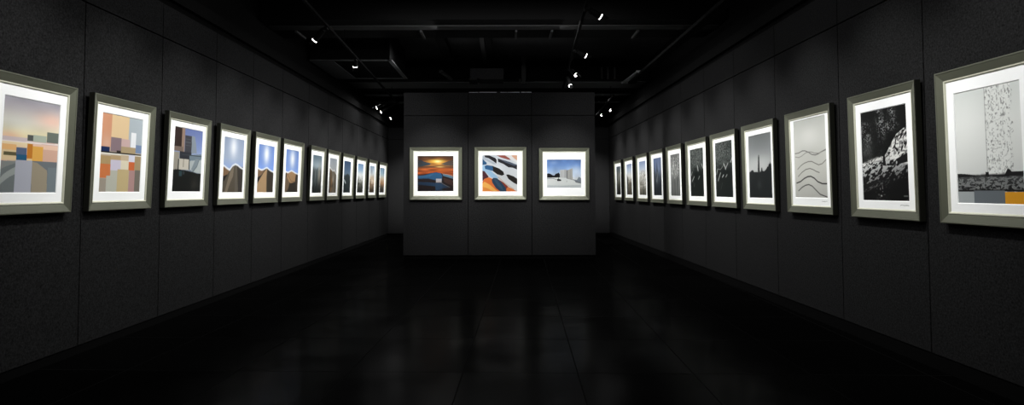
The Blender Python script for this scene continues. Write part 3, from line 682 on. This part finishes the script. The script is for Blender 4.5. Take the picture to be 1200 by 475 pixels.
# ------------------------------------------------------------------ ceiling structure
def cross_beam(name, y0, y1, zb, ztop, fl0, fl1, flmat):
    bm = bmesh.new(); box(bm, XL, XR, y0, y1, CH + zb + .012, CH + ztop, 0); box(bm, XL, XR, fl0, fl1, CH + zb, CH + zb + .011, 1)
    return struct(new_obj(name, bm, [M['black'], flmat]))
cross_beam('trim_3', 8.62, 9.66, 2.30, 2.6, 8.92, 9.14, M['steel'])
cross_beam('trim_4', 13.3, 14.9, 2.30, 2.6, 13.55, 14.35, M['steel_light'])
cross_beam('trim_5', 15.1, 15.7, 2.28, 2.6, 15.15, 15.4, M['steel_light'])
cross_beam('trim_6', 16.4, 16.9, 2.28, 2.6, 16.42, 16.66, M['steel_light'])
def lbeam(name, x0, x1, y0, y1, z0, z1, mm):
    bm = bmesh.new(); box(bm, x0, x1, y0, y1, CH + z0, CH + z1); return struct(new_obj(name, bm, mm))
lbeam('trim_7', -1.16, -1.0, 9.66, 13.3, 2.6, 2.75, M['black'])
lbeam('trim_8', -.40, -.33, 9.66, 13.3, 2.6, 2.66, M['steel'])
lbeam('trim_9', -.30, -.20, 9.66, 13.3, 2.6, 2.75, M['black'])
lbeam('trim_10', .28, .42, 2, 8.62, 2.6, 2.75, M['black'])
# things overhead: duct, trays, tracks
root = empty('ventilation_duct', (-2.5, 11.6, CH + 2.2)); tag(root, 'large black rectangular duct with pale edge hung under the ceiling above the left side', 'duct')
def rel(bm, o, *a): box(bm, a[0] - o.location.x, a[1] - o.location.x, a[2] - o.location.y, a[3] - o.location.y, a[4] - o.location.z, a[5] - o.location.z)
bm = bmesh.new(); rel(bm, root, -3.24, -1.9, 10.8, 12.55, CH + 2.215, CH + 2.75); new_obj('duct_body', bm, M['black'], root)
bm = bmesh.new()
rel(bm, root, -3.24, -1.9, 10.77, 10.84, CH + 2.20, CH + 2.214); rel(bm, root, -1.93, -1.86, 10.77, 12.58, CH + 2.2, CH + 2.214); rel(bm, root, -3.24, -1.9, 12.5, 12.58, CH + 2.2, CH + 2.214)
new_obj('edge_flange', bm, M['steel_light'], root)
bm = bmesh.new(); rel(bm, root, -3.24, -2.86, 10.84, 12.5, CH + 2.202, CH + 2.214); new_obj('grille', bm, M['galv'], root)
root = empty('cable_tray', (2.63, 9, CH + 2.2)); tag(root, 'long dark cable tray running below the ceiling beside the right wall', 'cable tray')
bm = bmesh.new(); rel(bm, root, 2.56, 2.70, 2, 13.2, CH + 2.2, CH + 2.206); new_obj('tray_base', bm, M['black'], root)
for x in (2.56, 2.685):
    bm = bmesh.new(); rel(bm, root, x, x + .014, 2, 13.2, CH + 2.199, CH + 2.25); new_obj('tray_rail', bm, M['ledge2'], root)
bm = bmesh.new(); box(bm, -.07, .07, -.6, .6, 0, .03); box(bm, -.08, .08, -.64, -.6, -.004, .034); box(bm, -.08, .08, .6, .64, -.004, .034)
o = new_obj('ceiling_panel_light', bm, M['lightpan']); o.location = (2.56, 12.75, CH + 2.24); o.rotation_euler[2] = .04
tag(o, 'slim grey unlit panel light under the ceiling beyond the right cable tray', 'light')
bm = bmesh.new(); box(bm, -.33, .33, -.25, .25, 0, .2); box(bm, -.36, -.2, -.26, .26, -.03, 0); box(bm, -.16, .33, -.26, .26, -.02, 0)
o = new_obj('ceiling_unit', bm, M['deck']); o.location = (-.32, 13.0, CH + 2.24); tag(o, 'dull grey box unit on the ceiling above the left part of the centre wall', 'ceiling unit')
bm = bmesh.new(); box(bm, -.05, .05, -.05, .05, -.02, .0); box(bm, -.04, .04, -.04, .04, 0, .55); box(bm, -.09, -.06, -.02, .02, .0, .09)
o = new_obj('junction_box', bm, M['steel']); o.location = (.42, 13.1, CH + 2.2); tag(o, 'small grey junction box with conduit hanging above the centre wall', 'junction box')
# hangers, braces and rods
def rod(name, p, q, w, label, cat, group, mm='steel_light'):
    c = Vector(q); bm = bmesh.new(); bar(bm, Vector(p) - c, (0, 0, 0), w); o = new_obj(name, bm, M[mm]); o.location = c; tag(o, label, cat, group)
g = 'slanted braces on the ceiling beams'
for (x, y0, y1, z, lb) in ((-2.95, 9.16, 9.6, 2.29, 'slanted grey brace under the near beam, leftmost of the row'), (-1.17, 9.16, 9.6, 2.29, 'slanted grey brace under the near beam above the left picture'),
        (.19, 9.16, 9.6, 2.29, 'grey brace under the near beam above the centre wall'), (.70, 9.16, 9.6, 2.29, 'slanted grey brace under the near beam left of the right light track'), (1.93, 9.16, 9.6, 2.29, 'slanted grey brace under the near beam toward the right wall')):
    rod('beam_brace', (x, y0, CH + z), (x + (.0), y1, CH + z), .03, lb, 'brace', g, 'steel')
rod('beam_brace', (-1.22, 12.55, CH + 2.35), (-1.06, 13.25, CH + 2.31), .05, 'thick slanted brace behind the duct, above the left centre-wall picture', 'brace', g, 'steel')
for k, x in enumerate((2.03, 2.15, 2.29)):
    rod('hanging_rod', (x, 13.22, CH + 2.55), (x, 13.22, CH + 2.31), .03, ('left', 'middle', 'right')[k] + ' of three thin vertical rods hanging beside the grey panel light', 'rod', 'thin vertical rods by the panel light', 'steel')
# pale metal strips lying on the centre wall
for k, (a_, c_) in enumerate(((-.64, -.47), (-.45, -.12), (-.05, .07), (.08, .31), (.34, .53))):
    bm = bmesh.new(); w_ = (c_ - a_) / 2; box(bm, -w_, w_, -.03, .03, 0, .02)
    o = new_obj('metal_strip', bm, M['strip']); o.location = ((a_ + c_) / 2, PY + .1, CH + 1.852)
    tag(o, ('first', 'second', 'third', 'fourth', 'fifth')[k] + ' from the left of five short pale strips on top of the centre wall', 'metal strip', 'pale strips on top of the centre wall')

# ------------------------------------------------------------------ light tracks and track spotlights
def track(p, q, label):
    p = Vector(p); q = Vector(q); c = (p + q) / 2; root = empty('light_track', c)
    tag(root, label, 'light track', 'ceiling light tracks')
    bm = bmesh.new(); bar(bm, p - c, q - c, .035, .03); new_obj('rail', bm, M['rail'], root)
    d = (q - p)
    for y in (6.0, 9.1, 14.1, 15.3, 16.6):
        if not p.y < y < q.y: continue
        a_ = p + d * ((y - p.y) / d.y) - c; top = CH + (2.30 if 8 < y < 15 else 2.28 if y > 15 else 2.75)
        bm = bmesh.new(); bar(bm, a_ + Vector((0, 0, .012)), a_ + Vector((0, 0, top - c.z - a_.z)), .008); new_obj('hanger', bm, M['black'], root)
track((-2.03, 3.5, CH + 2.08), (-2.57, 17.8, CH + 2.08), 'long thin black light track above the left side of the hall')
track((.85, 5.5, CH + 2.08), (1.2, 12.9, CH + 2.08), 'black light track right of the hall centre, ending over the centre wall')
track((2.33, 13.6, CH + 2.03), (2.48, 17.3, CH + 2.03), 'short light track in the passage right of the centre wall')

def spotlight(mount, lens, label, group, s=1.0):
    """mount point on the track, lens centre, both world; the body hangs from the track and points through the lens"""
    mount = Vector(mount); lens = Vector(lens); root = empty('track_spotlight', mount); tag(root, label, 'spotlight', group)
    d = (lens - mount).normalized(); q = d.to_track_quat('Z', 'X')
    L_ = (lens - mount).length
    bm = bmesh.new(); box(bm, -.02, .02, -.05, .05, -.035, -.012); bar(bm, (0, 0, -.03), d * .07 * s, .014); new_obj('bracket', bm, M['fixture'], root)
    def part(name, prof, mm, rim=None):
        bm = bmesh.new(); r = tube(bm, prof)
        if rim:
            bm.faces.new(r[0][::-1]); bm.faces.new(r[-1])
        o = new_obj(name, bm, mm, root); o.rotation_mode = 'QUATERNION'; o.rotation_quaternion = q; return o
    part('body', [(.02 * s, .045), (.034 * s, .055), (.038 * s, L_ - .012), (.036 * s, L_ - .006)], M['fixture'], True)
    part('lens', [(.034 * s, L_ - .006), (.036 * s, L_ + .006)], M['lens'], True)
    # half snoot: an open scoop on the upper side
    bm = bmesh.new(); n = 10
    up = q.inverted() @ Vector((0, 0, 1)); a0 = math.atan2(up.y, up.x)
    ri = []
    for r_, z in ((.038 * s, L_ + .005), (.040 * s, L_ + .085 * s), (.036 * s, L_ + .085 * s), (.034 * s, L_ + .005)):
        ri.append([bm.verts.new((r_ * math.cos(a0 - 1.3 + 2.6 * k / n), r_ * math.sin(a0 - 1.3 + 2.6 * k / n), z)) for k in range(n + 1)])
    for a_, b_ in zip(ri, ri[1:] + ri[:1]):
        for k in range(n): bm.faces.new((a_[k], a_[k + 1], b_[k + 1], b_[k]))
    bmesh.ops.recalc_face_normals(bm, faces=bm.faces)
    o = new_obj('snoot', bm, M['fixture'], root); o.rotation_mode = 'QUATERNION'; o.rotation_quaternion = q
def lt(y): return -2.03 - .0378 * (y - 3.5)
def rt(y): return .85 + .0473 * (y - 5.5)
gs = 'track spotlights'
SP = [((lt(8.0), 8.0, CH + 2.06), (-2.36, 8.06, CH + 1.90), 'nearest spotlight on the left light track, aimed at the left wall'),
 ((lt(9.95), 9.95, CH + 2.06), (-2.30, 10.02, CH + 1.95), 'second spotlight on the left light track, under the black duct'),
 ((lt(14.4), 14.4, CH + 2.06), (-2.80, 14.3, CH + 1.86), 'small far spotlight on the left track, highest of the three by the passage'),
 ((lt(14.9), 14.9, CH + 2.06), (-2.80, 14.8, CH + 1.83), 'small far spotlight on the left track, middle of the three by the passage'),
 ((lt(16.0), 16.0, CH + 2.06), (-2.77, 15.9, CH + 1.81), 'small far spotlight on the left track, lowest and nearest the centre wall'),
 ((rt(7.2), 7.2, CH + 2.06), (1.10, 7.24, CH + 1.97), 'nearest and topmost spotlight on the right light track'),
 ((rt(9.3), 9.3, CH + 2.05), (1.20, 9.34, CH + 1.97), 'second spotlight down the right light track'),
 ((rt(10.6), 10.6, CH + 2.02), (1.19, 10.5, CH + 1.90), 'third spotlight down the right light track'),
 ((rt(11.3), 11.3, CH + 2.02), (1.17, 11.2, CH + 1.835), 'lowest spotlight on the right light track, just over the centre wall'),
 ((2.38, 15.2, CH + 2.01), (2.51, 15.1, CH + 1.90), 'upper small spotlight in the passage right of the centre wall'),
 ((2.43, 16.4, CH + 2.01), (2.49, 16.3, CH + 1.93), 'lower small spotlight in the passage right of the centre wall')]
for m_, l_, lb in SP: spotlight(m_, l_, lb, gs)

# ------------------------------------------------------------------ lights
def aim(o, tgt):
    d = Vector(tgt) - o.location; o.rotation_mode = 'QUATERNION'; o.rotation_quaternion = d.to_track_quat('-Z', 'Y')
def spot(loc, tgt, power, size, blend=1., rad=.03, c=(1, 1, .985)):
    l = bpy.data.lights.new('spot_lamp', 'SPOT'); l.energy = power; l.spot_size = math.radians(size); l.spot_blend = blend
    l.shadow_soft_size = rad; l.color = c
    o = bpy.data.objects.new('spot_lamp', l); col.objects.link(o); o.location = loc; aim(o, tgt)
PW = 175; HP = 25
for k, (art, a, wf, pr, lb, res) in enumerate(left): spot((-1.75, a + wf / 2, CH + 1.95), (XL + .05, a + wf / 2, CH + .33), PW * (.78 + .08 * min(k, 8)), 68)
for k, (art, a, wf, pr, lb, res, sg) in enumerate(right): spot((1.5, a + wf / 2, CH + 1.95), (XR - .05, a + wf / 2, CH + .33), PW * (.78 + .08 * min(k, 8)), 68)
for art, x, wf, pr, lb in centre: spot((x + wf / 2, PY - 1.8, CH + 1.82), (x + wf / 2, PY - .05, CH + .33), PW * 1.45, 52)
# soft fill lights added near the ceiling, without fixtures
def area(loc, tgt, sx, sy, power):
    l = bpy.data.lights.new('fill_light', 'AREA'); l.shape = 'RECTANGLE'; l.size = sx; l.size_y = sy; l.energy = power
    o = bpy.data.objects.new('fill_light', l); col.objects.link(o); o.location = loc; aim(o, tgt); return o
for k, y in enumerate((1.2, 3.8, 6.4, 9.0, 11.0)):
    f = (.85, 1.05, 1.1, 1.2, 1.5)[k]
    xl = -.75 if k < 4 else -1.3
    ly = 2.4 if k < 4 else 1.2
    area((xl, y, CH + (2.17 if k < 4 else 1.9)), (xl - .72, y, CH + 1.2), .15, ly, HP * (f if k < 4 else .6))
    area((.6 if k < 4 else 1.3, y, CH + 2.15), ((.6 if k < 4 else 1.3) + .70, y, CH + 1.2), .15, ly, HP * (.8 * f * (1 if k < 2 else .75) if k < 4 else .5))
for y in (14.4, 17.0):
    area((-2.0, y, CH + 1.75), (-2.25, y, CH + .9), .15, 2.2, HP * .8)
    area((1.6, y, CH + 1.85), (1.85, y, CH + 1.0), .15, 2.2, HP * .6)
area((-.07, 8.0, CH + 2.2), (-.07, 8.65, CH + 1.2), 3.2, .15, HP * 2.6)
for y in (4.5, 11.4): area((0, y, CH + 2.25), (0, y, CH + 4), 2.5, 1.0, 2.0)  # unseen uplights added to lift the dark ceiling deck
# unseen spots added for a low glow on the passages' back wall
for x, tx in ((-1.75, -2.6), (1.6, 2.5)): spot((x, 15.2, CH + 1.7), (tx, BACK, CH + .05), 800, 36, 1., .05)

w = bpy.data.worlds.new('black'); sc.world = w; w.use_nodes = True
w.node_tree.nodes['Background'].inputs['Color'].default_value = (.5, .5, .52, 1); w.node_tree.nodes['Background'].inputs['Strength'].default_value = .0

# ------------------------------------------------------------------ camera
cam = bpy.data.cameras.new('camera'); co = bpy.data.objects.new('camera', cam); col.objects.link(co)
cam.sensor_width = 36; cam.sensor_fit = 'HORIZONTAL'; cam.lens = 760.6 / 1200 * 36
cam.shift_x = 10.32 / 1200; cam.shift_y = -43.9 / 1200; cam.clip_start = .05
co.location = (0, 0, CH)
co.rotation_euler = (Matrix.Rotation(math.radians(90) + .041, 4, 'X') @ Matrix.Rotation(ROLL, 4, 'Z')).to_euler()
sc.camera = co
